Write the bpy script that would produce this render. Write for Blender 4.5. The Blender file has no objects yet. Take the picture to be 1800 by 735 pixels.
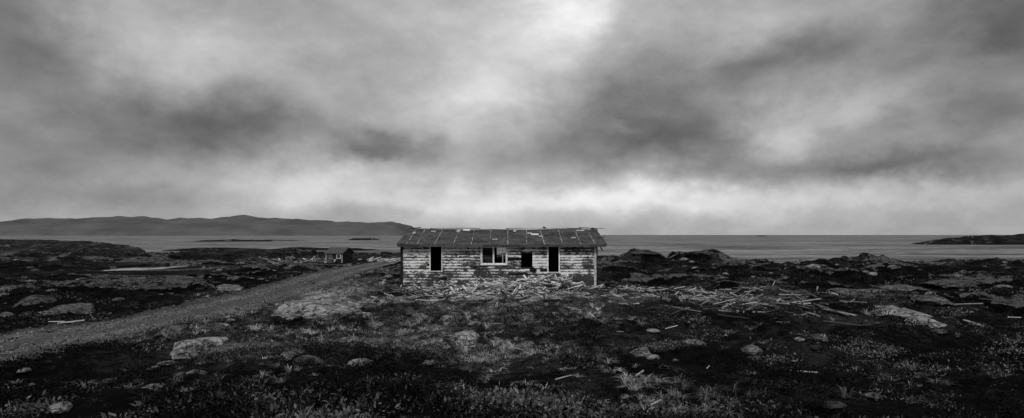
import bpy, math, numpy as np
from mathutils import Vector, Matrix
rng=np.random.default_rng(7)
F=1173.0; CH=3.0; HZ=413.0
SEA=-2.5
def W(px,d): return (px-900)/F*d
# ---------------------------------------------------------------- noise
def _h(i,j,s):
    n=(i.astype(np.int64)*374761393+j.astype(np.int64)*668265263+s*1274126177)&0xffffffff
    n=((n^(n>>13))*1274126177)&0xffffffff
    n=(n^(n>>16))&0xffff
    return n/65535.0
def vn(x,y,s=0):
    xi=np.floor(x);yi=np.floor(y);fx=x-xi;fy=y-yi
    fx=fx*fx*(3-2*fx);fy=fy*fy*(3-2*fy)
    a=_h(xi,yi,s);b=_h(xi+1,yi,s);c=_h(xi,yi+1,s);d=_h(xi+1,yi+1,s)
    return (a*(1-fx)+b*fx)*(1-fy)+(c*(1-fx)+d*fx)*fy
def fbm(x,y,o=4,s=0,g=0.5):
    r=0;a=1;t=0
    for k in range(o):
        r=r+a*(vn(x*2**k+17.3*k,y*2**k-9.1*k,s+k)-0.5);t+=a;a*=g
    return r/t*2
def ss(a,b,x):
    t=np.clip((x-a)/(b-a),0,1);return t*t*(3-2*t)
# ---------------------------------------------------------------- terrain
RY=np.array([-30,0,8,17.9,21.3,25.7,32.3,40.4,56.8,69.,80.,95.,130.])
RX=np.array([-24,-18.5,-15.6,-13.9,-12.9,-12.1,-12.1,-12.5,-14.2,-15.0,-15.0,-14.0,-12.0])
def roadx(y): return np.interp(y,RY,RX)
def roadd(x,y): return np.abs(x-roadx(y))
SPX=[-3000,-600,0,130,215,262,450,560,700,900,1050,1150,1270,1400,1800,2400,5000]
SPD=[900,900,900,650,330,185,165,175,135,100,88,82,76,80,88,95,95]
def H(x,y):
    x=np.asarray(x,float);y=np.asarray(y,float)
    d=np.hypot(x,y)+1e-6
    yy=np.maximum(y,0.2*np.abs(x)+.1)
    px=900+F*x/yy
    h=1.5*np.exp(-(d/9.0)**2)
    fl=1-np.exp(-((roadd(x,y)/3.0)**4))            # road flatten
    hx=np.clip((np.abs(x+0.7)-5.6)/2.5,0,1);hy=np.clip((np.abs(y-38.4)-3.8)/3.0,0,1)
    hf=np.clip(np.hypot(hx,hy),0,1)
    w=fl*hf
    b=0.50*fbm(x/6,y/6,3,3)+0.30*fbm(x/1.9,y/1.9,3,11)
    b+=0.8*np.maximum(fbm(x/13,y/13,4,5),0)*ss(35,60,d)
    b+=(0.7*np.maximum(fbm(x/22,y/9,4,31),-.1))*ss(55,110,d)
    h=h+b*(0.12+0.88*w)+0.14*fbm(x/.5,y/.5,3,21)*(0.25+0.75*w)
    led=fbm(x/4.5,y/2.6,4,44);h=h+0.28*ss(0.15,0.25,led)*w*ss(16,30,d)
    rg=1-np.abs(fbm(x/5,y/3.5,4,88))*3;h=h+.4*np.clip(rg,0,1)*ss(45,62,d)*ss(0,6,x)*ss(120,90,d)
    h=h-0.25*ss(45,75,d)-1.2*ss(75,170,d)-0.25*ss(170,600,d)
    for (mp,md,rx,ry,mh) in [(1132,71,2.0,2.5,.75),(1190,73,1.0,2,.5),(1236,70,2.4,2.5,.75),(1510,62,3.6,3.0,.75),(1450,66,3.,3,.5),(1720,72,9,4,.35),(1620,75,5,4,.25),
                             (60,60,12,8,.5),(330,95,9,5,.7),(150,120,22,8,.9),(480,130,8,6,.6),(660,90,4,4,.4),(1390,55,3,3,.35),(1110,60,3,3,.25),(535,57,2.0,2.2,.35)]:
        mx=W(mp,md);t=((x-mx)/rx)**2+((y-md)/ry)**2
        h=h+mh*np.exp(-t*t)*(1+.6*fbm(x/1.1,y/1.1,4,9))*np.clip(fl+.1,0,1)
    # level ground around the hut
    c_=np.exp(-((x-W(590,80))/9)**4-((y-78)/9)**4);h=h*(1-c_)+(-.35+.08*fbm(x/1.5,y/1.5,3,71))*c_
    # low open ground around the pond
    u=x+.548*y;c_=np.exp(-(u/5.8)**4-((y-58)/14)**4);h=h*(1-c_)+(-.03+.05*fbm(x/1.5,y/1.5,3,70))*c_
    t=((x+34.5)/3.3)**2+((y-63.5)/7.)**2+0.45*fbm(x/1.5,y/2,3,77)
    h=h-.5*ss(1.1,.7,t)
    S=np.interp(px,SPX,SPD)
    dd=d*(1+0.16*fbm(x/35,y/35,4,61)+0.05*fbm(x/7,y/7,3,62))
    k=ss(S*0.93,S*1.12,dd)
    h=h*(1-k)+(-7.0)*k
    def isl(hh,cx,cy,rx,ry,top):
        t=((x-cx)/rx)**2+((y-cy)/ry)**2
        z=SEA+top*(1-t)+ (0.35*top)*fbm(x/(rx*.25),y/(rx*.2),4,5)
        return np.maximum(hh,np.maximum(z,-7))
    h=isl(h,333,388,98,30,6.3)
    h=isl(h,W(410,560),560,36,14,1.6)
    h=isl(h,W(640,700),700,22,8,2.2)
    h=isl(h,W(490,640),640,30,8,1.0)
    h=isl(h,W(1340,2500),2500,30,20,4.0)
    h=isl(h,W(1070,150),150,7,3,.8)
    h=isl(h,W(560,240),240,22,7,1.1)
    h=isl(h,W(400,230),230,24,7,1.1)
    return h
# ---------------------------------------------------------------- helpers
def mesh_obj(name,V,Q,mat=None,attrs=None,smooth=False,parent=None):
    V=np.ascontiguousarray(V,dtype=np.float32);Q=np.ascontiguousarray(Q,dtype=np.int32)
    me=bpy.data.meshes.new(name);k=Q.shape[1]
    me.vertices.add(len(V));me.vertices.foreach_set('co',V.ravel())
    me.loops.add(Q.size);me.loops.foreach_set('vertex_index',Q.ravel())
    me.polygons.add(len(Q));me.polygons.foreach_set('loop_start',np.arange(0,Q.size,k,dtype=np.int32))
    me.update(calc_edges=True);me.validate()
    for n,a in (attrs or {}).items():
        at=me.attributes.new(n,'FLOAT','POINT');at.data.foreach_set('value',np.ascontiguousarray(a,dtype=np.float32))
    me.polygons.foreach_set('use_smooth',np.full(len(me.polygons),smooth))
    ob=bpy.data.objects.new(name,me);bpy.context.scene.collection.objects.link(ob)
    if mat: me.materials.append(mat)
    if parent:
        ob.parent=parent;ob.matrix_parent_inverse=parent.matrix_world.inverted()
    return ob
def empty(name,loc):
    e=bpy.data.objects.new(name,None);e.location=loc
    bpy.context.scene.collection.objects.link(e);bpy.context.view_layer.update();return e
BX=np.array([[-1,-1,-1],[1,-1,-1],[1,1,-1],[-1,1,-1],[-1,-1,1],[1,-1,1],[1,1,1],[-1,1,1]],float)
BQ=np.array([[0,3,2,1],[4,5,6,7],[0,1,5,4],[1,2,6,5],[2,3,7,6],[3,0,4,7]])
def rot(yaw,pitch=0,roll=0):
    yaw=np.atleast_1d(np.asarray(yaw,float));n=len(yaw)
    pitch=np.broadcast_to(pitch,(n,));roll=np.broadcast_to(roll,(n,))
    cz,sz=np.cos(yaw),np.sin(yaw);cy,sy=np.cos(pitch),np.sin(pitch);cx,sx=np.cos(roll),np.sin(roll)
    o=np.zeros(n);l=np.ones(n)
    Rz=np.stack([cz,-sz,o,sz,cz,o,o,o,l],1).reshape(n,3,3)
    Ry=np.stack([cy,o,sy,o,l,o,-sy,o,cy],1).reshape(n,3,3)
    Rx=np.stack([l,o,o,o,cx,-sx,o,sx,cx],1).reshape(n,3,3)
    return Rz@Ry@Rx
def boxes(C,Hf,R=None,jit=0.0):
    C=np.asarray(C,float);Hf=np.asarray(Hf,float);n=len(C)
    L=BX[None]*Hf[:,None,:]
    if jit>0:
        L=L*(1+rng.uniform(-jit,jit,(n,8,3))*np.array([.3,1,1]))
    if R is not None: L=np.einsum('nij,nkj->nki',R,L)
    V=(L+C[:,None,:]).reshape(-1,3)
    Q=(BQ[None]+8*np.arange(n)[:,None,None]).reshape(-1,4)
    return V,Q
def bb(x0,x1,y0,y1,z0,z1): return ([(x0+x1)/2,(y0+y1)/2,(z0+z1)/2],[(x1-x0)/2,(y1-y0)/2,(z1-z0)/2])
def boxset(name,lst,mat,parent=None,R=None,tones=None,jit=0):
    C=np.array([a for a,_ in lst]);Hh=np.array([b for _,b in lst])
    V,Q=boxes(C,Hh,R,jit)
    if tones is None: tones=rng.uniform(0,1,len(lst))
    return mesh_obj(name,V,Q,mat,{'tone':np.repeat(tones,8)},parent=parent)
def inst(T,TQ,P,S,Yaw,tone,tilt=None):
    n=len(P);k=len(T)
    R=rot(Yaw,0 if tilt is None else tilt)
    L=np.einsum('nij,nkj->nki',R,T[None]*S[:,None,:])+P[:,None,:]
    Q=(TQ[None]+k*np.arange(n)[:,None,None]).reshape(-1,TQ.shape[1])
    return L.reshape(-1,3),Q,np.repeat(tone,k)
# ---------------------------------------------------------------- node helper
class N:
    def __init__(s,nt): s.nt=nt;nt.nodes.clear()
    def n(s,t,**k):
        o=s.nt.nodes.new(t)
        for a,b in k.items(): setattr(o,a,b)
        return o
    def l(s,a,b): s.nt.links.new(a,b)
    def put(s,inp,v):
        if isinstance(v,bpy.types.NodeSocket): s.l(v,inp)
        elif v is not None: inp.default_value=v
    def m(s,op,a,b=None,c=None,clamp=False):
        o=s.n('ShaderNodeMath',operation=op);o.use_clamp=clamp
        s.put(o.inputs[0],a);s.put(o.inputs[1],b);s.put(o.inputs[2],c);return o.outputs[0]
    def v(s,op,a,b=None):
        o=s.n('ShaderNodeVectorMath',operation=op);s.put(o.inputs[0],a);s.put(o.inputs[1],b)
        return o.outputs['Value'] if op in('DOT_PRODUCT','LENGTH') else o.outputs['Vector']
    def noise(s,vec,scale,detail=4,rough=.55,dist=0,scl=None):
        if scl is not None: vec=s.v('MULTIPLY',vec,scl)
        o=s.n('ShaderNodeTexNoise');s.put(o.inputs['Vector'],vec);o.inputs['Scale'].default_value=scale
        o.inputs['Detail'].default_value=detail;o.inputs['Roughness'].default_value=rough;o.inputs['Distortion'].default_value=dist
        return o.outputs['Fac']
    def mr(s,x,a,b,c=0.,d=1.,smooth=False):
        o=s.n('ShaderNodeMapRange');o.interpolation_type='SMOOTHSTEP' if smooth else 'LINEAR'
        s.put(o.inputs[0],x)
        for i,q in enumerate((a,b,c,d)): s.put(o.inputs[1+i],q)
        return o.outputs[0]
    def mix(s,f,a,b):
        o=s.n('ShaderNodeMix');s.put(o.inputs[0],f);s.put(o.inputs[2],a);s.put(o.inputs[3],b);return o.outputs[0]
    def attr(s,name): return s.n('ShaderNodeAttribute',attribute_name=name).outputs['Fac']
    def obj(s): return s.n('ShaderNodeTexCoord').outputs['Object']
def newmat(name):
    m=bpy.data.materials.new(name);m.use_nodes=True;return m,N(m.node_tree)
def grey(n,val):
    o=n.n('ShaderNodeCombineColor')
    for i in range(3): n.put(o.inputs[i],val)
    return o.outputs[0]
def finish(n,val,rough=.9,bump=None,bs=.5,bd=.05,spec=.2):
    p=n.n('ShaderNodeBsdfPrincipled');n.l(grey(n,val),p.inputs['Base Color']) if isinstance(val,bpy.types.NodeSocket) else setattr(p.inputs['Base Color'],'default_value',(val,val,val,1))
    n.put(p.inputs['Roughness'],rough)
    p.inputs['Specular IOR Level'].default_value=spec
    if bump is not None:
        b=n.n('ShaderNodeBump');b.inputs['Strength'].default_value=bs;b.inputs['Distance'].default_value=bd
        n.l(bump,b.inputs['Height']);n.l(b.outputs[0],p.inputs['Normal'])
    o=n.n('ShaderNodeOutputMaterial');n.l(p.outputs[0],o.inputs[0])
# ground
mG,n=newmat('heath_ground');P=n.obj()
a=n.noise(P,.22,6,.6);b=n.noise(P,2.3,6,.65);c=n.noise(P,16,5,.75)
s_=n.m('ADD',n.m('MULTIPLY',a,.40),n.m('ADD',n.m('MULTIPLY',b,.40),n.m('MULTIPLY',c,.35)))
s_=n.m('ADD',s_,n.m('MULTIPLY',n.attr('dry_light'),.16))
base=n.mix(n.mr(s_,.54,.66),.002,.035)
base=n.mix(n.mr(s_,.66,.82),base,n.mr(n.attr('dry_light'),-.2,1.,.10,.46))
rk=n.mr(n.m('ADD',n.attr('ledge'),n.m('MULTIPLY',n.m('SUBTRACT',b,.5),1.8)),.85,1.0)
base=n.mix(n.m('MULTIPLY',rk,.8),base,n.mix(n.mr(c,.38,.62),.015,.24))
gv=n.noise(P,9,5,.75);gv2=n.noise(P,.9,3,.6)
gc=n.m('MULTIPLY',n.mix(n.mr(gv,.3,.7),.035,.13),n.mr(gv2,.3,.7,.65,1.25))
gm=n.mr(n.m('ADD',n.attr('gravel'),n.m('MULTIPLY',n.m('SUBTRACT',b,.5),1.1)),.4,.62)
base=n.mix(gm,base,gc)
finish(n,base,.95,n.m('ADD',b,n.m('MULTIPLY',c,.6)),1.,.16,spec=.05)
# road
mR,n=newmat('gravel');P=n.obj()
gv=n.noise(P,11,5,.8);g2=n.noise(P,.8,4,.6,scl=(1.4,.4,1));g3=n.noise(P,50,2,.6)
val=n.m('MULTIPLY',n.mix(n.mr(gv,.32,.68),.05,.19),n.mr(g2,.3,.7,.65,1.25))
val=n.m('MULTIPLY',val,n.mr(n.attr('rut'),0,1,.75,1.5))
finish(n,val,.95,n.m('ADD',gv,g3),.8,.05,spec=.15)
# rock
mK,n=newmat('lichen_rock');P=n.obj()
a=n.noise(P,1.9,6,.72,.4);b=n.noise(P,12,5,.75);cr=n.noise(P,1.3,4,.6,1.0,scl=(1,2.5,3))
crk=n.mr(n.m('ABSOLUTE',n.m('SUBTRACT',cr,.5)),0,.035)
val=n.mix(n.mr(n.m('ADD',n.m('MULTIPLY',a,.6),n.m('MULTIPLY',b,.4)),.40,.57),.06,.46)
val=n.m('MULTIPLY',val,n.mr(crk,0,1,.15,1));val=n.m('MULTIPLY',val,n.mr(n.attr('tone'),0,1,.15,1.3))
finish(n,val,.9,n.m('ADD',n.m('ADD',a,n.m('MULTIPLY',b,.5)),n.m('MULTIPLY',crk,.5)),1.,.2)
def tonemat(name,lo,hi,p=1.0,rough=.85,sc=8):
    m,n=newmat(name);P=n.obj();t=n.m('POWER',n.attr('tone'),p)
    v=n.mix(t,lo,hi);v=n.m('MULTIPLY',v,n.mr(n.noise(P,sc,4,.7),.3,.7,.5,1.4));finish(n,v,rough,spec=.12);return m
mHeath=tonemat('heath_leaves',.002,.17,3.0,sc=1.3)
mGrass=tonemat('dry_grass',.006,.58,1.9,sc=.8)
mPlank=tonemat('weathered_boards',.02,.9,1.3,sc=14)
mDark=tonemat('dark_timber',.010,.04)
mPost=tonemat('grey_timber',.05,.16)
mPeb=tonemat('pebbles',.03,.30,2)
# siding
zb,zt,nz=.17,2.55,16
ch=(zt-zb)/nz
mS,n=newmat('peeling_white_siding');P=n.obj();sx=n.n('ShaderNodeSeparateXYZ');n.l(P,sx.inputs[0])
tone=n.attr('tone')
off=n.n('ShaderNodeCombineXYZ');n.l(n.m('MULTIPLY',tone,37.),off.inputs[0]);n.l(n.m('MULTIPLY',tone,11.),off.inputs[2])
PV=n.v('ADD',P,off.outputs[0])
a=n.noise(PV,3.4,6,.78,.3,scl=(1,1,3.0));b=n.noise(P,1.3,5,.7);c=n.noise(PV,14,3,.6,scl=(.6,1,3))
k=n.m('ADD',n.m('MULTIPLY',a,.80),n.m('ADD',n.m('MULTIPLY',b,.75),n.m('MULTIPLY',c,.30)))
k=n.m('SUBTRACT',k,.345)
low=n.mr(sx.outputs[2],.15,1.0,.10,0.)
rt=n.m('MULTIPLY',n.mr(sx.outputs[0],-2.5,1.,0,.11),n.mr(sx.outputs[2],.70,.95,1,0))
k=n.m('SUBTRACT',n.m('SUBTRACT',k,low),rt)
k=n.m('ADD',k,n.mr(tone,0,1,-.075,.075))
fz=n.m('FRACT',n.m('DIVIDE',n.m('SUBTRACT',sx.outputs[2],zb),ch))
k=n.m('SUBTRACT',k,n.mr(fz,.08,.42,.17,0.));k=n.m('SUBTRACT',k,n.mr(fz,.88,1.,0.,.05))  # board shadow lines painted in as bare wood along the course edges
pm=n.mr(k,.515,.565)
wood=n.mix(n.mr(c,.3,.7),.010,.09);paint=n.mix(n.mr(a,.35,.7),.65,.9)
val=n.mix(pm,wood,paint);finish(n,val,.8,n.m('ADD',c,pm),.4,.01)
mTrim=tonemat('old_white_trim',.10,.95,sc=9)
# roof felt
mRoof,n=newmat('roofing_felt');P=n.obj()
a=n.noise(P,1.2,5,.7);b=n.noise(P,7,5,.75,scl=(1,.5,1))
val=n.mix(n.mr(n.m('ADD',n.m('MULTIPLY',a,.5),n.m('MULTIPLY',b,.5)),.38,.62),.015,.12)
finish(n,val,.85,b,.6,.03)
# sea
mSea,n=newmat('sea_water');P=n.obj()
w1=n.noise(P,.5,5,.7,scl=(.35,1,1));w2=n.noise(P,.05,5,.7,scl=(.3,1,1));w3=n.noise(P,.006,4,.6,scl=(.25,1,1))
bm=n.n('ShaderNodeBump');bm.inputs['Strength'].default_value=1;bm.inputs['Distance'].default_value=.8
n.l(n.m('ADD',w1,n.m('MULTIPLY',w2,2.)),bm.inputs['Height'])
df=n.n('ShaderNodeBsdfDiffuse');val=n.m('MULTIPLY',n.mr(n.m('ADD',n.m('MULTIPLY',w1,.5),n.m('MULTIPLY',w2,.5)),.45,.57,.005,.34),n.mr(w3,.35,.65,.6,1.25))
n.l(grey(n,val),df.inputs[0]);n.l(bm.outputs[0],df.inputs['Normal'])
gl=n.n('ShaderNodeBsdfGlossy');gl.inputs['Roughness'].default_value=.3;n.l(bm.outputs[0],gl.inputs['Normal']);gl.inputs[0].default_value=(.8,.8,.8,1)
mx=n.n('ShaderNodeMixShader');mx.inputs[0].default_value=.22;n.l(df.outputs[0],mx.inputs[1]);n.l(gl.outputs[0],mx.inputs[2])
o=n.n('ShaderNodeOutputMaterial');n.l(mx.outputs[0],o.inputs[0])
mPond,n=newmat('pond_water');gl=n.n('ShaderNodeBsdfGlossy');gl.inputs['Roughness'].default_value=.06;gl.inputs[0].default_value=(.95,.95,.95,1)
bm=n.n('ShaderNodeBump');bm.inputs['Strength'].default_value=.1;bm.inputs['Distance'].default_value=.01;n.l(n.noise(n.obj(),3,3,.5),bm.inputs['Height']);n.l(bm.outputs[0],gl.inputs['Normal'])
o=n.n('ShaderNodeOutputMaterial');n.l(gl.outputs[0],o.inputs[0])
mHill,n=newmat('hazy_hill');P=n.obj();val=n.mr(n.noise(P,.004,6,.6,scl=(1,1,3)),.35,.65,.09,.14);finish(n,val,1,spec=0)  # distance haze is put into the grey base colour
mGlass,n=newmat('window_glass')
tr=n.n('ShaderNodeBsdfTransparent');gl=n.n('ShaderNodeBsdfGlossy');gl.inputs['Roughness'].default_value=.05
mx=n.n('ShaderNodeMixShader');mx.inputs[0].default_value=.18;n.l(tr.outputs[0],mx.inputs[1]);n.l(gl.outputs[0],mx.inputs[2]);o=n.n('ShaderNodeOutputMaterial');n.l(mx.outputs[0],o.inputs[0])
# ---------------------------------------------------------------- terrain mesh
az=np.radians(np.concatenate([np.linspace(-178,-52,60),np.linspace(-50,50,1000),np.linspace(52,180,60)]))
rr=np.concatenate([[.05],np.exp(np.linspace(math.log(1.0),math.log(7.),40,endpoint=False)),np.exp(np.linspace(math.log(7.),math.log(130),560,endpoint=False)),np.exp(np.linspace(math.log(130),math.log(2800),240))])
A,Rr=np.meshgrid(az,rr);X=np.sin(A)*Rr;Y=np.cos(A)*Rr;Z=H(X,Y)
nr,nc=X.shape
i=np.arange(nr-1)[:,None]*nc;j=np.arange(nc)[None,:];j2=(j+1)%nc
Q=np.stack([i+j,i+j2,i+nc+j2,i+nc+j],-1).reshape(-1,4)[:,::-1]
D=np.hypot(X,Y)
def dry_lightf(x,y):
    e=1.35*np.exp(-(((x+.8)/7.5)**2+((y-30.5)/5.5)**2))  # pale grass before the house, also carrying a painted light pool
    e=e+.6*np.exp(-(((x-12)/9)**2+((y-30)/5)**2))+.5*np.exp(-(((x+8.8)/1.8)**2+((y-33)/14)**2))+.5*np.exp(-(((x+1.5)/6.5)**2+((y-20)/5)**2))
    e=e-.6*ss(17,10,y)
    e=e-.5*ss(9,17,np.abs(x+1))*ss(70,30,y)  # vignette painted into the ground tone, foreground and both sides
    e=e+.55*fbm(x/3.2,y/3.2,3,333)
    return e
def debf(x,y):   # how thickly boards cover the ground
    return np.clip(1.25*np.exp(-((x-.1)/5.2)**2-(np.maximum(33.8-y,0)/3.4)**2)*(y<36)+.75*np.exp(-((x-8.3)/4.2)**2-((y-29.8)/3.4)**2),0,1)
dry_light=dry_lightf(X,Y)-.5*debf(X,Y)
led=ss(.12,.3,fbm(X/4.5,Y/2.6,4,44))*ss(16,30,D)*(1-debf(X,Y))
grv=1-ss(1.6,2.9,roadd(X,Y))
mesh_obj('ground',np.stack([X,Y,Z],-1).reshape(-1,3),Q,mG,{'dry_light':dry_light.ravel(),'ledge':led.ravel(),'gravel':grv.ravel()},smooth=True)
# road sheet
ys=np.linspace(4,92,700);us=np.linspace(-1,1,25)
YY,U=np.meshgrid(ys,us,indexing='ij')
wl=2.0+.5*fbm(ys/1.8,ys*0,4,90);wr=1.9+.5*fbm(ys/1.8,ys*0+9,4,91)
XX=roadx(YY)+np.where(U<0,U*wl[:,None],U*wr[:,None])
ZZ=H(XX,YY)+.03*(1-np.abs(U)**4)-.02*np.abs(U)**6+.02*fbm(XX/.3,YY/.3,3,92)
rut=np.exp(-((np.abs(U)-.5)/.2)**2)
ZZ-=.025*rut
i=np.arange(699)[:,None]*25;j=np.arange(24)[None,:]
mesh_obj('gravel_road',np.stack([XX,YY,ZZ],-1).reshape(-1,3),np.stack([i+j,i+j+1,i+26+j,i+25+j],-1).reshape(-1,4),mR,{'rut':rut.ravel()},smooth=True)
# sea
ra=np.linspace(0,2*math.pi,97)[:-1];rad=[20,200,1000,5000,40000]
V=[(r*math.sin(t),r*math.cos(t),SEA) for r in rad for t in ra];Qs=[]
for a in range(len(rad)-1):
    for b in range(96): Qs.append((a*96+b,a*96+(b+1)%96,(a+1)*96+(b+1)%96,(a+1)*96+b)[::-1])
mesh_obj('sea',V,Qs,mSea)
# pond
t=np.linspace(0,2*math.pi,65)[:-1]
V=[(-34.5,63.5,-.14)]+[(-34.5+4.3*math.cos(a),63.5+8.6*math.sin(a),-.14) for a in t]
mesh_obj('pond',V,[(0,1+k,1+(k+1)%64) for k in range(64)],mPond)
# hills
hp=[-900,-500,-200,-60,0,60,100,130,190,220,250,280,300,370,400,450,480,520,590,640,680,700,712,724]
hy=[398,385,392,386,390,384,386,384,381,384,386,384,387,383,379,380,382,385,390,391,388,393,402,413]
gx=np.linspace(-900,726,500);gy=np.linspace(0,1,40)
GX,GY=np.meshgrid(gx,gy,indexing='ij')
dep=4700+GY*1800
hh=(413-np.interp(GX,hp,hy))*5400/F
xx=W(GX,5300)+0*dep
zz=SEA-3+(hh+6)*np.sin(np.clip(GY*1.0,0,1)*math.pi)**.7+hh*.28*fbm(xx/260,dep/260,5,13)*np.sin(GY*math.pi)
i=np.arange(499)[:,None]*40;j=np.arange(39)[None,:]
mesh_obj('distant_hills',np.stack([xx,dep,zz],-1).reshape(-1,3),np.stack([i+j,i+40+j,i+41+j,i+1+j],-1).reshape(-1,4),mHill,smooth=True)
# ---------------------------------------------------------------- house
hs=empty('abandoned_wooden_house',(-.7,38.4,.1))
x0,x1=-5.79,4.39
ops=[(-4.27,-3.70,1.12,2.49),(-1.58,-.30,1.48,2.37),(.48,1.07,1.30,2.01),(1.91,2.45,1.06,2.46)]
def wallparts(x0,x1,z0,z1,ops,ya,yb):
    xs=sorted({x0,x1}|{o[0] for o in ops}|{o[1] for o in ops});r=[]
    for a,b in zip(xs[:-1],xs[1:]):
        o=[q for q in ops if q[0]<(a+b)/2<q[1]]
        if o: r+=[bb(a,b,ya,yb,z0,o[0][2]),bb(a,b,ya,yb,o[0][3],z1)]
        else: r.append(bb(a,b,ya,yb,z0,z1))
    return r
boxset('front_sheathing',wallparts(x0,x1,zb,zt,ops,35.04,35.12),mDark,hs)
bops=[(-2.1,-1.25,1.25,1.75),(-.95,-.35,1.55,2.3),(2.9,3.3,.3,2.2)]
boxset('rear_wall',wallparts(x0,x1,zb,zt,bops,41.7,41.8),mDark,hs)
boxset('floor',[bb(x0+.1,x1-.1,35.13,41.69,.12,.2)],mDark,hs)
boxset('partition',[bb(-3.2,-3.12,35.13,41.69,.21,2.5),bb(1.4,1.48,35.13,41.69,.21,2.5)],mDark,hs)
L=[];R=[];T=[]
def course(z,xa,xb,segs):
    cuts=[xa];q=xa
    while q<xb-.6:
        q+=rng.uniform(1.0,3.6)
        if q<xb-.5: cuts.append(q)
    cuts.append(xb)
    for a,b in zip(cuts[:-1],cuts[1:]):
        segs.append((a+.004,b-.004,z))
segs=[]
for k in range(nz):
    z=zb+(k+.5)*ch
    iv=[(x0+.07,x1-.09)]
    for o in ops:
        ov=min(o[3],z+ch/2)-max(o[2],z-ch/2)
        if ov>.03:
            ni=[]
            for a,b in iv:
                if o[0]>=b or o[1]<=a: ni.append((a,b));continue
                if o[0]>a: ni.append((a,o[0]))
                if o[1]<b: ni.append((o[1],b))
            iv=ni
    for a,b in iv: course(z,a,b,segs)
for a,b,z in segs:
    if rng.random()<.04 and b-a<2.0: continue
    if rng.random()<.06: b-=rng.uniform(0,.25)*(b-a)
    L.append(([(a+b)/2,35.003+rng.uniform(-.004,.004),z+rng.uniform(-.006,.006)],[(b-a)/2,.008,ch/2+.012]))
    R.append(rot([0.],rng.normal(0,.004),-.16)[0]);T.append(rng.uniform(0,1))
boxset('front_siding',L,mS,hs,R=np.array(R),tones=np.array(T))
L=[];R=[];T=[]
for sx_ in (x0-.005,x1+.005):
    for k in range(22):
        z=zb+(k+.5)*ch
        half=3.3 if z<zt else 3.3*(3.3-z)/.75
        if half<.2: continue
        L.append(([sx_,38.4,z],[.012,half,ch/2+.008]));R.append(rot([0.],.12 if sx_<0 else -.12)[0]);T.append(rng.uniform(0,1))
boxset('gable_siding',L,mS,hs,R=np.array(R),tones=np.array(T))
boxset('gable_sheathing',[bb(x0+.02,x0+.1,35.13,41.69,zb,zt),bb(x1-.1,x1-.02,35.13,41.69,zb,zt)],mDark,hs)
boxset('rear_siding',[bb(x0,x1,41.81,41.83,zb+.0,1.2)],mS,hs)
boxset('corner_boards',[bb(x1-.09,x1+.03,34.955,35.035,zb-.02,zt-.05)],mTrim,hs,tones=np.array([.5]))
boxset('bare_corner_post',[bb(x0-.06,x0+.07,34.96,35.035,-.25,zt),bb(x1+.035,x1+.10,34.99,35.10,-.1,zt-.08)],mDark,hs)
pl=[bb(x0,x1,35.0,35.12,.06,.168)]
for xx_ in np.linspace(x0+.3,x1-.3,8):
    for y_ in (35.1,38.4,41.6): pl.append(bb(xx_-.1,xx_+.1,y_-.08,y_+.08,-.5,.055))
boxset('sill_and_piers',pl,mDark,hs)
def frame(o,w,ya,yb,mat,name,tt=None,sill=.03):
    a,b,c,d=o
    l=[bb(a-w,a,ya,yb,c-w,d+w),bb(b,b+w,ya,yb,c-w,d+w),bb(a,b,ya,yb,d,d+w),bb(a-.0,b+.0,ya-sill,yb,c-w,c)]
    boxset(name,l,mat,hs,tones=tt)
frame(ops[0],.055,34.955,35.06,mTrim,'tall_window_frame',np.array([.85,.7,.1,.5]))
frame(ops[1],.065,34.945,35.06,mTrim,'wide_window_frame',np.array([.9,.8,.8,.95]))
frame(ops[3],.06,34.955,35.06,mTrim,'door_frame',np.array([.85,.95,.2,.5]))
a,b,c,d=ops[1]
xm=-.97
boxset('window_sashes',[bb(xm-.04,xm+.04,34.98,35.05,c,d),bb(a,a+.035,34.99,35.04,c,d),bb(b-.035,b,34.99,35.04,c,d),bb(a+.035,xm-.04,34.99,35.04,d-.04,d),bb(xm+.04,b-.035,34.99,35.04,d-.04,d),bb(a+.035,xm-.04,34.99,35.04,c,c+.04),bb(xm+.04,b-.035,34.99,35.04,c,c+.04),
   bb(-.50,-.47,35.0,35.03,c+.04,d-.04)],mTrim,hs,tones=np.array([.9,.7,.8,.7,.7,.8,.9,.6]))
mesh_obj('window_pane',[(a+.035,35.02,c+.04),(xm-.04,35.02,c+.04),(xm-.04,35.02,d-.04),(a+.035,35.02,d-.04)],[(0,1,2,3)],mGlass,parent=hs)
boxset('loose_boards',[([1.1,34.93,1.18],[.16,.012,.13]),([-1.75,34.94,1.34],[.45,.012,.03]),([4.6,34.9,2.42],[.03,.02,.28]),([.3,34.94,1.0],[.5,.012,.05])],mDark,hs,R=rot([0,0,0,0],[.5,-.03,-.5,.02]))
# roof
ey,ry,ez,rz=34.62,38.4,2.52,3.36
rx0,rx1=-5.97,4.92
def roofz(x,y):
    t=1-np.abs(y-ry)/(ry-ey);return ez+(rz-ez)*t-.04*np.cos((x+.7)/5.5*1.5)+.035*fbm(x/1.3,y/1.5,3,8)
xs=np.linspace(rx0,rx1,110);ysr=np.linspace(ey,2*ry-ey,61)
GX,GY=np.meshgrid(xs,ysr,indexing='ij')
GX=GX.copy();GX[0]+=.06*fbm(ysr*2,ysr*0,3,5);GX[-1]+=.10*fbm(ysr*2,ysr*0,3,6)-.35*ss(.35,1,1-np.abs(ysr-ry)/(ry-ey))
GZ=roofz(GX,GY)
i=np.arange(109)[:,None]*61;j=np.arange(60)[None,:]
ro=mesh_obj('roof',np.stack([GX,GY,GZ],-1).reshape(-1,3),np.stack([i+j,i+61+j,i+62+j,i+1+j],-1).reshape(-1,4),mRoof,parent=hs)
sm=ro.modifiers.new('th','SOLIDIFY');sm.thickness=.07;sm.offset=-1
sl=math.atan2(rz-ez,ry-ey)
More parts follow.
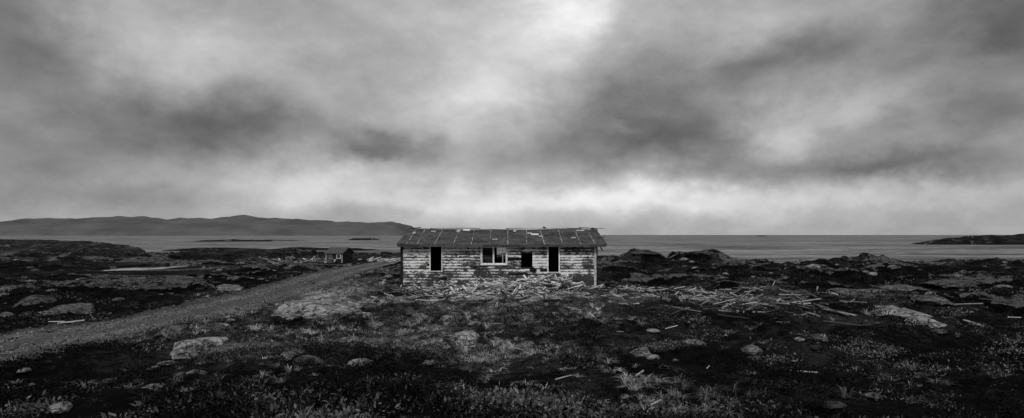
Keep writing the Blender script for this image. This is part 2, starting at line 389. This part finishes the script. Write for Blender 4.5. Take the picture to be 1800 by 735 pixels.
V=[];Qb=[];to=[];nb=0
for px in [722,741,771,801,832,862,893,925,955,985,1016,1040]:
    bx=W(px,36.2)
    pts=np.linspace(ey-.02,ry,9)
    xj=bx+rng.normal(0,.03)+np.linspace(0,rng.normal(0,.06),9)
    for kk in range(8):
        if rng.random()<.1: continue
        ya,yb=pts[kk],pts[kk+1]-.01
        for (xx_,y_) in ((xj[kk],ya),(xj[kk+1],yb)):
            zc=float(roofz(np.array(xx_),np.array(y_)))
            V+= [(xx_-.018,y_,zc),(xx_+.018,y_,zc),(xx_+.018,y_,zc+.035),(xx_-.018,y_,zc+.035)]
        o=nb;Qb+=[(o,o+1,o+2,o+3),(o+4,o+7,o+6,o+5),(o,o+4,o+5,o+1),(o+3,o+2,o+6,o+7),(o+1,o+5,o+6,o+2),(o,o+3,o+7,o+4)];nb+=8
        to+=[rng.uniform(.05,.4)]*8
mesh_obj('roof_battens',V,Qb,mTrim,{'tone':np.array(to)},parent=hs)
l=[];tn=[];q=rx0+.02
while q<rx1-.1:
    e=min(q+rng.uniform(.8,2.6),rx1-.02);l.append(bb(q,e-.01,ey-.035,ey-.012,2.385+rng.uniform(-.01,.01),2.49+rng.uniform(-.015,.015)));tn.append(rng.uniform(0,.6));q=e
boxset('fascia',l,mPost,hs,tones=np.array(tn))
l=[];RR=[]
q=rx0+.1
while q<rx1-.6:
    e=q+rng.uniform(.5,1.6)
    if rng.random()<.75:
        l.append(([(q+e)/2,ry-.05,rz+.02],[(e-q)/2,.07,.015]));RR.append(rot([rng.normal(0,.01)],rng.normal(0,.018),.1)[0])
    q=e+.02
boxset('ridge_boards',l,mTrim,hs,R=np.array(RR),tones=rng.uniform(.0,.4,len(l)))
l=[];RR=[];tn=[]
for (px,py,w,h_,tt) in [(820,405.5,12,.18,.85),(806,407,6,.25,.5),(940,413,13,.16,.85),(931,411,8,.10,.6),(951,416,7,.10,.5),(762,409,8,.15,.3),(1020,408,14,.12,.5),(1030,405,16,.1,.7),(1008,419,8,.14,.3),(870,421,9,.15,.25),(728,412,5,.2,.4),(905,407,5,.2,.45)]:
    for y_ in np.linspace(ey,ry,200):
        if HZ+F*(CH-float(roofz(np.array(0.),np.array(y_))))/y_<=py: break
    x_=W(px,y_);l.append(([x_,y_,float(roofz(np.array(x_),np.array(y_)))+.03],[w*.032/2*1.0,h_,.01]));RR.append(rot([rng.normal(0,.08)],rng.normal(0,.02),sl)[0]);tn.append(tt)
boxset('exposed_roof_boards',l,mTrim,hs,R=np.array(RR),tones=np.array(tn))
boxset('loose_ridge_pieces',[([1.86,38.3,rz+.06],[.09,.05,.035]),([4.3,38.2,rz+.04],[.5,.03,.015]),([-5.5,38.2,rz+.04],[.3,.05,.02]),([4.72,35.6,2.86],[.25,.02,.02])],mDark,hs,R=rot([.1,.05,0,.4],[.35,.06,-.08,-.15]))
boxset('rafter_tails',[bb(x-.03,x+.03,34.66,34.94,2.38,2.45) for x in np.linspace(x0+.1,x1+.35,16)],mDark,hs)
# ---------------------------------------------------------------- small shed
def shed(cx,cy,w,dp,hw,hr,yaw):
    g=float(H(cx,cy))-.05
    e=empty('small_wooden_hut',(cx,cy,g))
    M=Matrix.Translation((cx,cy,g))@Matrix.Rotation(yaw,4,'Z')
    def add(name,V,Q,mat,tone=.5):
        V=[tuple(M@Vector(v)) for v in V];mesh_obj(name,V,Q,mat,{'tone':np.full(len(V),tone)},parent=e)
    def bx(name,l,mat,tone=.5):
        C=np.array([a for a,_ in l]);Hh=np.array([b for _,b in l]);V,Q=boxes(C,Hh);add(name,V,Q,mat,tone)
    l=[]
    for k in range(10):
        z0=k*hw/10;l.append(bb(-w/2,w/2,-dp/2-.02*(k%2),dp/2,z0,z0+hw/10-.01))
    bx('walls',l,mDark,.6)
    V=[(-w/2,-dp/2,hw),(-w/2,dp/2,hw),(-w/2,0,hr),(w/2,-dp/2,hw),(w/2,dp/2,hw),(w/2,0,hr)]
    mesh=[(0,1,2),(3,5,4)];add('gables',V,mesh,mDark,.7)
    o=.2
    for s,nm in((-1,'roof_front'),(1,'roof_rear')):
        V=[(-w/2-o,s*(dp/2+o),hw-.12),(w/2+o,s*(dp/2+o),hw-.12),(w/2+o,0,hr+.03),(-w/2-o,0,hr+.03)]
        V+=[(a,b,c+.07) for a,b,c in V]
        add(nm,V,[(0,1,2,3),(7,6,5,4),(0,4,5,1),(1,5,6,2),(2,6,7,3),(3,7,4,0)],mPost,.3)
    bx('window_frame',[bb(.35,.41,-dp/2-.06,-dp/2-.03,.6,1.1),bb(.85,.91,-dp/2-.06,-dp/2-.03,.6,1.1),bb(.41,.85,-dp/2-.06,-dp/2-.03,.6,.65),bb(.41,.85,-dp/2-.06,-dp/2-.03,1.05,1.1)],mTrim,.9)
    bx('door',[bb(-.9,-.2,-dp/2-.055,-dp/2-.03,.05,1.15)],mPost,.4)
    bx('corner_trim',[bb(-w/2-.03,-w/2+.05,-dp/2-.05,-dp/2-.03,0,hw-.15),bb(w/2-.05,w/2+.03,-dp/2-.05,-dp/2-.03,0,hw-.15)],mTrim,.6)
shed(W(597,81),81,2.2,2.4,1.3,1.85,-.3)
def pile(name,cx,cy,sx_,sy_,n_,ln,mat,zs=.15,tone=(0,1)):
    P=np.stack([rng.normal(cx,sx_,n_),rng.normal(cy,sy_,n_)],1);z=H(P[:,0],P[:,1])
    C=np.column_stack([P,z+rng.uniform(.02,zs,n_)]);Hh=np.column_stack([rng.uniform(.3,1,n_)*ln,rng.uniform(.03,.08,n_),rng.uniform(.015,.04,n_)])
    V,Q=boxes(C,Hh,rot(rng.uniform(0,math.pi,n_),rng.normal(0,.2,n_),rng.normal(0,.3,n_)))
    return mesh_obj(name,V,Q,mat,{'tone':np.repeat(rng.uniform(tone[0],tone[1],n_),8)})
pile('timber_stack',W(548,80),80,1.5,.8,50,.9,mPlank,.5,(.1,.7))
pile('timber_stack',W(674,82),82,1.3,1,60,.7,mPlank,.5,(.5,.95))
pile('timber_stack',W(500,76),76,1.2,.8,24,.8,mPlank,.4,(0,.6))
pl=[]
for k,px in enumerate([514,527,536,549,556]):
    x_=W(px,77);g=float(H(x_,77+k*.7));pl.append(bb(x_-.05,x_+.05,77+k*.7-.05,77+k*.7+.05,g-.2,g+.8+.35*rng.random()))
boxset('fence_posts',pl,mPost)
# ---------------------------------------------------------------- planks debris
def planks(name,P,ln,wd,tone,lift,pt=.2):
    n_=len(P);z=H(P[:,0],P[:,1])
    C=np.column_stack([P,z+lift]);Hh=np.column_stack([ln,wd,rng.uniform(.006,.016,n_)])
    V,Q=boxes(C,Hh,rot(rng.uniform(0,math.pi,n_),rng.normal(0,pt,n_),rng.normal(0,.35,n_)),jit=.25)
    return mesh_obj(name,V,Q,mPlank,{'tone':np.repeat(tone,8)})
P1=np.column_stack([rng.normal(.1,2.5,2300),34.6-np.abs(rng.normal(0,2.7,2300))])
P2=np.column_stack([rng.uniform(-5.9,4.6,650),34.9-np.abs(rng.normal(0,1.1,650))])
P3=np.column_stack([rng.normal(7.9,3.3,1300),rng.normal(29.6,3.0,1300)])
P4=np.column_stack([rng.uniform(5,18,120),rng.uniform(25,38,120)])
P=np.concatenate([P1,P2,P3,P4]);P=P[~((P[:,1]>34.7)&(P[:,0]>-6.)&(P[:,0]<4.8))]
P=P[rng.random(len(P))<ss(-.35,.1,fbm(P[:,0]/1.3,P[:,1]/1.3,3,500))*.9+.12]
nn=len(P);heap=np.exp(-((P[:,0]-.3)/3.0)**2-((P[:,1]-33.2)/1.8)**2)
lf=.10+.55*heap*rng.uniform(0,1,nn)+.12*np.exp(-((P[:,1]-34.4)/.7)**2)*rng.uniform(0,1,nn)*(np.abs(P[:,0]+.7)<5.3)
nearb=np.exp(-((P[:,0]-.1)/4.2)**2)*np.exp(-((P[:,1]-33.5)/4.)**2)
br=.6*nearb+.6
tn=np.where(rng.random(nn)<.45,rng.uniform(0,.3,nn),rng.uniform(.45,1.0,nn))*br
ln=np.exp(rng.normal(-1.1,.5,nn)).clip(.08,.85)*(1+.3*nearb);ln=np.where(P[:,1]>34.2,np.minimum(ln,.45),ln)
planks('broken_board_debris',P,ln,rng.uniform(.010,.045,nn),np.clip(tn,0,1),lf)
P=np.array([W(np.array([815,1125,990,1150,615,720,1245,1400,975,870,1420,745,1090,910,640,1040,1180,935]),1)*1.0]).T
dd_=np.array([11.8,13.4,13,11,16.5,24,14,23,25,20,15,18,19,17,22.,21,20,22]);P=np.column_stack([P[:,0]*dd_,dd_])
planks('scattered_sticks',P,rng.uniform(.08,.24,len(P)),rng.uniform(.006,.014,len(P)),rng.uniform(.3,.7,len(P)),np.full(len(P),.2),.1)
P=np.array([[W(125,22.4),22.4],[W(100,21.9),21.9],[W(1783,22.5),22.5]])
C=np.column_stack([P,H(P[:,0],P[:,1])+.10]);V,Q=boxes(C,[[.38,.03,.015],[.25,.02,.01],[.2,.015,.01]],rot([.45,.1,-.2],[-.08,0,.02]))
mesh_obj('white_board',V,Q,mTrim,{'tone':np.full(24,.6)})
# ---------------------------------------------------------------- rocks
import bmesh
def ico(sub):
    bm=bmesh.new();bmesh.ops.create_icosphere(bm,subdivisions=sub,radius=1)
    V=np.array([v.co[:] for v in bm.verts]);Q=np.array([[v.index for v in f.verts] for f in bm.faces]);bm.free();return V,Q
IV,IQ=ico(5);LV,LQ=ico(2)
BO=[]
def boulder(px,d,wpx,hgt,dep,tone=.8,seed=0,yaw=0.):
    cx=W(px,d);r=wpx/F*d/2;hgt*=.86
    V=IV.copy();s=seed*3.7
    nrm=1+.55*fbm(V[:,0]*1.6+s,V[:,1]*1.6+V[:,2]*.5,4,seed)+.35*fbm(V[:,1]*1.5-s,V[:,0]*1.8,3,seed+9)
    V=V*nrm[:,None]
    rg=np.random.default_rng(seed+100)
    for _ in range(11):
        q=rg.normal(size=3);q[2]=abs(q[2])*1.3+.2;q/=np.linalg.norm(q);dd=V@q-rg.uniform(.42,.8);V-=np.maximum(dd,0)[:,None]*q[None]*.96
    V+=.06*(fbm(V[:,0]*7+s,V[:,1]*7+V[:,2]*6,4,seed+3))[:,None]*IV
    for q_ in range(5):
        an=rg.uniform(-.6,.9)
        V[:,2]-=.2*np.exp(-((V[:,0]*math.sin(an)+V[:,1]*math.cos(an)+.25*fbm(V[:,0]*3,V[:,1]*3,2,seed+q_)-rg.uniform(-.7,.7))/.03)**2)
    V=V*np.array([r,dep,hgt]);c,s2=math.cos(yaw),math.sin(yaw)
    V[:,:2]=V[:,:2]@np.array([[c,s2],[-s2,c]])
    V[:,2]+=np.clip(V[:,1]/dep,-1,1)*.30*hgt
    g=float(np.mean(H(cx+np.array([-r,0,r])*.6,d+np.array([0,dep*.5,0]))))
    V+=np.array([cx,d,g+.20*hgt]);BO.append((cx,d,r,dep))
    mesh_obj('boulder',V,IQ,mK,{'tone':np.full(len(V),tone)},smooth=True)
for k,a in enumerate([(548,24.4,150,.55,2.0,.95),(612,24.6,60,.32,1.2,.7),(342,16.3,105,.34,.95,.9),(336,19.6,74,.24,.8,.75),(300,18.3,44,.2,.5,.5),(822,19.2,70,.38,.9,1.0),(795,21.6,38,.26,.6,.6),(735,22.2,36,.18,.4,.6),
     (128,26.5,90,.42,1.2,.3),(60,27,70,.34,1.2,.15),(264,11.8,44,.18,.25,.6),(1122,16.0,48,.20,.35,.9),(1090,17.2,30,.1,.25,.5),(1590,22.8,115,.42,1.7,.85),(1650,22.5,70,.24,1.1,.4),
     (1540,36,120,.30,2.0,.45),(1600,37.5,100,.30,2.2,.4),(1480,37,60,.3,1.8,.3),(1680,39,90,.3,1.8,.2),(1700,30,90,.22,1.6,.2),(1395,33,44,.3,.9,.25),(1450,30,60,.22,1.,.25),(1640,27.0,64,.22,1.1,.35),
     (1030,24,30,.16,.4,.5),(655,21,36,.16,.4,.55),(395,36,64,.32,1.4,.65),(420,46,80,.34,1.8,.7),(330,40,60,.28,1.3,.4),(240,36,70,.26,1.5,.25),(1132,71,50,.3,1.6,.1),(1238,70,56,.3,1.6,.15),(1510,62,80,.35,2,.15),(1196,72,20,.35,1,.2),(1350,58,50,.35,1.5,.15),
     (440,15,24,.12,.2,.45),(607,17.5,36,.2,.4,.55),(537,41,40,.3,.8,.3),(1250,27,36,.2,.6,.35),(930,17.8,22,.14,.25,.5),(700,15.5,18,.1,.2,.45),(880,25.5,30,.18,.5,.5),(770,26,34,.18,.5,.5)]):
    boulder(*a,seed=k+1,yaw=rng.uniform(-.4,.4))
def polar(nn,d0,d1,amax=47,pw=1.0):
    a=np.radians(rng.uniform(-amax,amax,nn));u=rng.uniform(0,1,nn)
    d=np.exp(math.log(d0)+(math.log(d1)-math.log(d0))*u**pw);return d*np.sin(a),d*np.cos(a),d
def nohouse(x,y):
    ok=~((x>-6.1)&(x<5.)&(y>34.7)&(y<42.2))&~((np.abs(x+.548*y)<4.8)&(y>47)&(y<72))
    for cx,cy,r,dp in BO: ok&=((x-cx)/(r*.85))**2+((y-cy+.25*dp)/(dp*1.05))**2>1
    return ok&(rng.random(len(x))>debf(x,y)*.95)
x,y,d=polar(4600,9,95,pw=.7);p=fbm(x/4,y/3,3,44);ok=nohouse(x,y)&(roadd(x,y)>2.1)&(rng.random(len(x))<(ss(-.1,.25,p)*.8+.05)*(.14+.86*ss(20,35,d)))
x,y,d=x[ok],y[ok],d[ok];n_=len(x)
sz=np.minimum(np.exp(rng.normal(-2.8,.5,n_)),.16)*(1+d/40);S=np.column_stack([sz*rng.uniform(.8,1.8,n_),sz*rng.uniform(.7,1.3,n_),sz*rng.uniform(.3,.6,n_)])
rv=[];rq=[];rt_=[];base_=0
for v_ in range(6):
    T=LV*(1+.45*fbm(LV[:,0]*1.5+v_*5,LV[:,1]*1.5+LV[:,2],3,v_))[:,None]
    m_=np.arange(n_)%6==v_
    Vv,Qq,tt=inst(T,LQ,np.column_stack([x,y,H(x,y)+.05])[m_],S[m_],rng.uniform(0,6,m_.sum()),rng.uniform(.0,.75,m_.sum()))
    rv.append(Vv);rq.append(Qq+base_);rt_.append(tt);base_+=len(Vv)
mesh_obj('scattered_stones',np.concatenate(rv),np.concatenate(rq),mK,{'tone':np.concatenate(rt_)})
yv=np.exp(rng.uniform(math.log(12),math.log(60),6000));xv=roadx(yv)+rng.normal(0,1.2,6000);T,TQ=ico(1)
sz=rng.uniform(.012,.045,6000);Vv,Qq,tt=inst(T*np.array([1,1,.6]),TQ,np.column_stack([xv,yv,H(xv,yv)+.02]),np.column_stack([sz]*3),rng.uniform(0,6,6000),rng.uniform(0,1,6000))
mesh_obj('road_pebbles',Vv,Qq,mPeb,{'tone':tt})
# ---------------------------------------------------------------- heath
def leafclump(nl,seed,flat=.6,ls=.06):
    r=np.random.default_rng(seed);V=[];Q=[]
    for k in range(nl):
        a=r.uniform(0,6.28);e=math.acos(r.uniform(0,1));rad=r.uniform(.55,1.1)
        c=np.array([math.sin(e)*math.cos(a)*rad,math.sin(e)*math.sin(a)*rad,math.cos(e)*rad*flat])
        u=r.normal(size=3);u[2]+=.9;u/=np.linalg.norm(u);w_=np.cross(u,r.normal(size=3));w_/=np.linalg.norm(w_)
        s=ls*r.uniform(.7,2.)
        V+=[c,c+u*s*1.0+w_*s*.45,c+u*s*2.2,c+u*s*1.0-w_*s*.45];Q.append([4*k,4*k+1,4*k+2,4*k+3])
    return np.array(V),np.array(Q)
def scatter_templ(name,Ts,x,y,S,tone,mat,tj=.25,zo=-.02):
    rv=[];rq=[];rt_=[];b_=0;nt=len(Ts)
    for v_,(T,TQ) in enumerate(Ts):
        m_=np.arange(len(x))%nt==v_
        Vv,Qq,tt=inst(T,TQ,np.column_stack([x,y,H(x,y)+zo])[m_],S[m_],rng.uniform(0,6.28,m_.sum()),tone[m_])
        lt=np.repeat(rng.uniform(-tj,tj,len(Vv)//4+1),4)[:len(Vv)]
        rv.append(Vv);rq.append(Qq+b_);rt_.append(np.clip(tt+lt,0,1));b_+=len(Vv)
    return mesh_obj(name,np.concatenate(rv),np.concatenate(rq),mat,{'tone':np.concatenate(rt_)})
Ts=[leafclump(70,k) for k in range(6)]
x,y,d=polar(12500,6.0,60,pw=1.2)
p=fbm(x/1.8,y/1.8,3,140);dr=dry_lightf(x,y)
ok=nohouse(x,y)&(roadd(x,y)>2.15)&(rng.random(len(x))<np.clip(ss(-.2,.2,p)+.08-.7*np.clip(dr,0,1),.03,1))
x,y,d,p=x[ok],y[ok],d[ok],p[ok];sz=rng.uniform(.10,.34,len(x))*(1+d/60)
S=np.column_stack([sz*rng.uniform(.8,1.4,len(x)),sz,sz*rng.uniform(.5,1.1,len(x))])
side=ss(7,17,np.abs(x+1))  # vignette darkening painted into the heather tone towards the sides
scatter_templ('heather_shrubs',Ts,x,y,S,np.clip(.33+1.4*fbm(x/1.6,y/1.6,3,150)+rng.normal(0,.14,len(x))-.18*side,0,1),mHeath,.38)
def tuft(nb_,seed):
    r=np.random.default_rng(seed);V=[];Q=[]
    for k in range(nb_):
        a=r.uniform(0,6.28);l_=r.uniform(.5,1.);b0=np.array([math.cos(a),math.sin(a),0])*r.uniform(0,.18)
        dr_=np.array([math.cos(a+r.normal(0,.5)),math.sin(a+r.normal(0,.5)),0]);bend=r.uniform(.25,1.)
        w_=np.array([-dr_[1],dr_[0],0])*.016
        p0=b0;p1=b0+dr_*bend*.28*l_+np.array([0,0,.55*l_]);p2=b0+dr_*bend*.85*l_+np.array([0,0,(.95-.5*bend)*l_])
        V+=[p0-w_,p0+w_,p1+w_*.8,p1-w_*.8,p1-w_*.8,p1+w_*.8,p2+w_*.15,p2-w_*.15];Q+=[[8*k,8*k+1,8*k+2,8*k+3],[8*k+4,8*k+5,8*k+6,8*k+7]]
    return np.array(V),np.array(Q)
Ts=[tuft(28,k) for k in range(7)]
x,y,d=polar(19000,6.5,60,pw=.9)
p=fbm(x/1.5,y/1.5,3,240);dr=np.clip(dry_lightf(x,y),-1,1.2)
edge=np.exp(-((roadd(x,y)-2.5)/.6)**2)
ok=nohouse(x,y)&(roadd(x,y)>2.1)&(rng.random(len(x))<np.clip(ss(.1,.45,p)*.7+.8*np.maximum(dr,0)+.35*edge+.03,0,1))
x,y,d,dr=x[ok],y[ok],d[ok],dr[ok];sz=rng.uniform(.08,.30,len(x))*(1+d/110)
S=np.column_stack([sz*1.3,sz*1.3,sz*rng.uniform(.5,1.,len(x))])
scatter_templ('grass_tufts',Ts,x,y,S,np.clip(.36+.44*dr+.9*fbm(x/2,y/2,3,7)+rng.normal(0,.16,len(x))-.1*ss(7,17,np.abs(x+1)),0.0,1),mGrass,.18)  # last tone term paints the side vignette into the tufts
# ---------------------------------------------------------------- sky
w=bpy.data.worlds.new('World');bpy.context.scene.world=w;w.use_nodes=True;n=N(w.node_tree)
D_=n.n('ShaderNodeTexCoord').outputs['Generated'];D_=n.v('NORMALIZE',D_)
sp=n.n('ShaderNodeSeparateXYZ');n.l(D_,sp.inputs[0])
azn=n.m('ARCTAN2',sp.outputs[0],sp.outputs[1]);el=n.m('ARCSINE',sp.outputs[2])
cb=n.n('ShaderNodeCombineXYZ');n.l(azn,cb.inputs[0]);n.l(el,cb.inputs[1])
AE=cb.outputs[0]
def ntex(vec,scale,detail,rough,scl):
    o=n.n('ShaderNodeTexNoise');n.l(n.v('MULTIPLY',vec,scl),o.inputs['Vector']);o.inputs['Scale'].default_value=scale;o.inputs['Detail'].default_value=detail;o.inputs['Roughness'].default_value=rough;return o
wn=ntex(D_,7,6,.58,(1,1,1.4));wv=n.v('SUBTRACT',wn.outputs['Color'],(.5,.5,.5))
AEw=n.v('ADD',AE,n.v('MULTIPLY',wv,(.18,.11,0)))
blobs=[ # azimuth/elevation cloud masses and painted corner vignette given by (px,py,sx,sy,amp)
(1010,10,72,38,.28),(940,90,70,55,.15),(835,175,95,60,.20),(950,345,300,30,.15),(560,312,150,30,.14),(640,350,160,22,.10),(280,60,200,60,.12),(760,60,120,60,.05),
(390,200,130,50,-.22),(190,220,200,55,-.12),(670,250,75,24,-.24),(30,290,120,80,-.08),(1130,190,150,50,-.18),(1160,255,190,40,-.22),(1270,120,150,50,-.10),(1430,90,140,45,-.16),
(1385,235,65,42,.20),(1540,300,220,24,-.22),(1720,205,130,45,-.18),(1540,185,80,36,.10),(1110,350,200,20,.12),(1790,20,170,110,-.24),(0,20,130,110,-.20),(1330,40,90,40,.03),(1600,355,260,20,.10),
(1000,392,330,18,.04),(150,350,260,30,-.08),(100,120,110,40,-.05),(1240,345,90,25,.06),(540,170,70,35,.07),(1110,240,60,14,.12)]
acc=0.65
for (px,py,sx_,sy_,am) in blobs:
    a0=math.atan((px-900)/F);e0=math.atan((HZ-py)/F*math.cos(a0));ca=math.cos(a0)
    sa=sx_/F*ca*ca*1.15;se=sy_/F*ca*1.1
    q=n.v('MULTIPLY',n.v('SUBTRACT',AEw,(a0,e0,0)),(1/sa,1/se,0))
    g=n.m('POWER',math.exp(-1),n.v('DOT_PRODUCT',q,q))
    acc=n.m('MULTIPLY_ADD',g,am,acc)
f1=ntex(D_,5,6,.52,(1,1,2.2)).outputs['Fac'];f2=ntex(D_,13,7,.62,(1,1,1.9)).outputs['Fac']
acc=n.m('ADD',acc,n.m('MULTIPLY',n.m('SUBTRACT',f1,.5),.30));acc=n.m('ADD',acc,n.m('MULTIPLY',n.m('SUBTRACT',f2,.5),.21))
acc=n.m('MAXIMUM',acc,.2)
lin=n.m('POWER',acc,2.2)
st=.1
sky=n.n('ShaderNodeTexSky',sky_type='NISHITA');sky.sun_disc=False;sky.sun_elevation=math.radians(45);sky.sun_rotation=math.radians(195)
bw=n.n('ShaderNodeRGBToBW');n.l(sky.outputs[0],bw.inputs[0])
tot=n.mix(.96,n.m('MINIMUM',bw.outputs[0],8.),n.m('MULTIPLY',lin,1/st))
bg=n.n('ShaderNodeBackground');n.l(grey(n,tot),bg.inputs[0]);bg.inputs[1].default_value=st
o=n.n('ShaderNodeOutputWorld');n.l(bg.outputs[0],o.inputs[0])
# sun
sd=bpy.data.lights.new('sun','SUN');sd.energy=1.5;sd.angle=math.radians(10);sd.color=(1,.995,.985)
so=bpy.data.objects.new('sun',sd);bpy.context.scene.collection.objects.link(so)
so.rotation_euler=Vector((.25,.72,-.72)).to_track_quat('-Z','Y').to_euler()
# camera
cd=bpy.data.cameras.new('camera');co=bpy.data.objects.new('camera',cd);bpy.context.scene.collection.objects.link(co)
co.location=(0,0,CH);co.rotation_euler=(math.radians(90),0,0);cd.sensor_width=36;cd.lens=36*F/1800;cd.shift_y=(HZ-367.5)/1800
cd.clip_start=.1;cd.clip_end=60000
sc=bpy.context.scene;sc.camera=co
sc.view_settings.view_transform='Standard';sc.view_settings.look='None';sc.view_settings.exposure=0
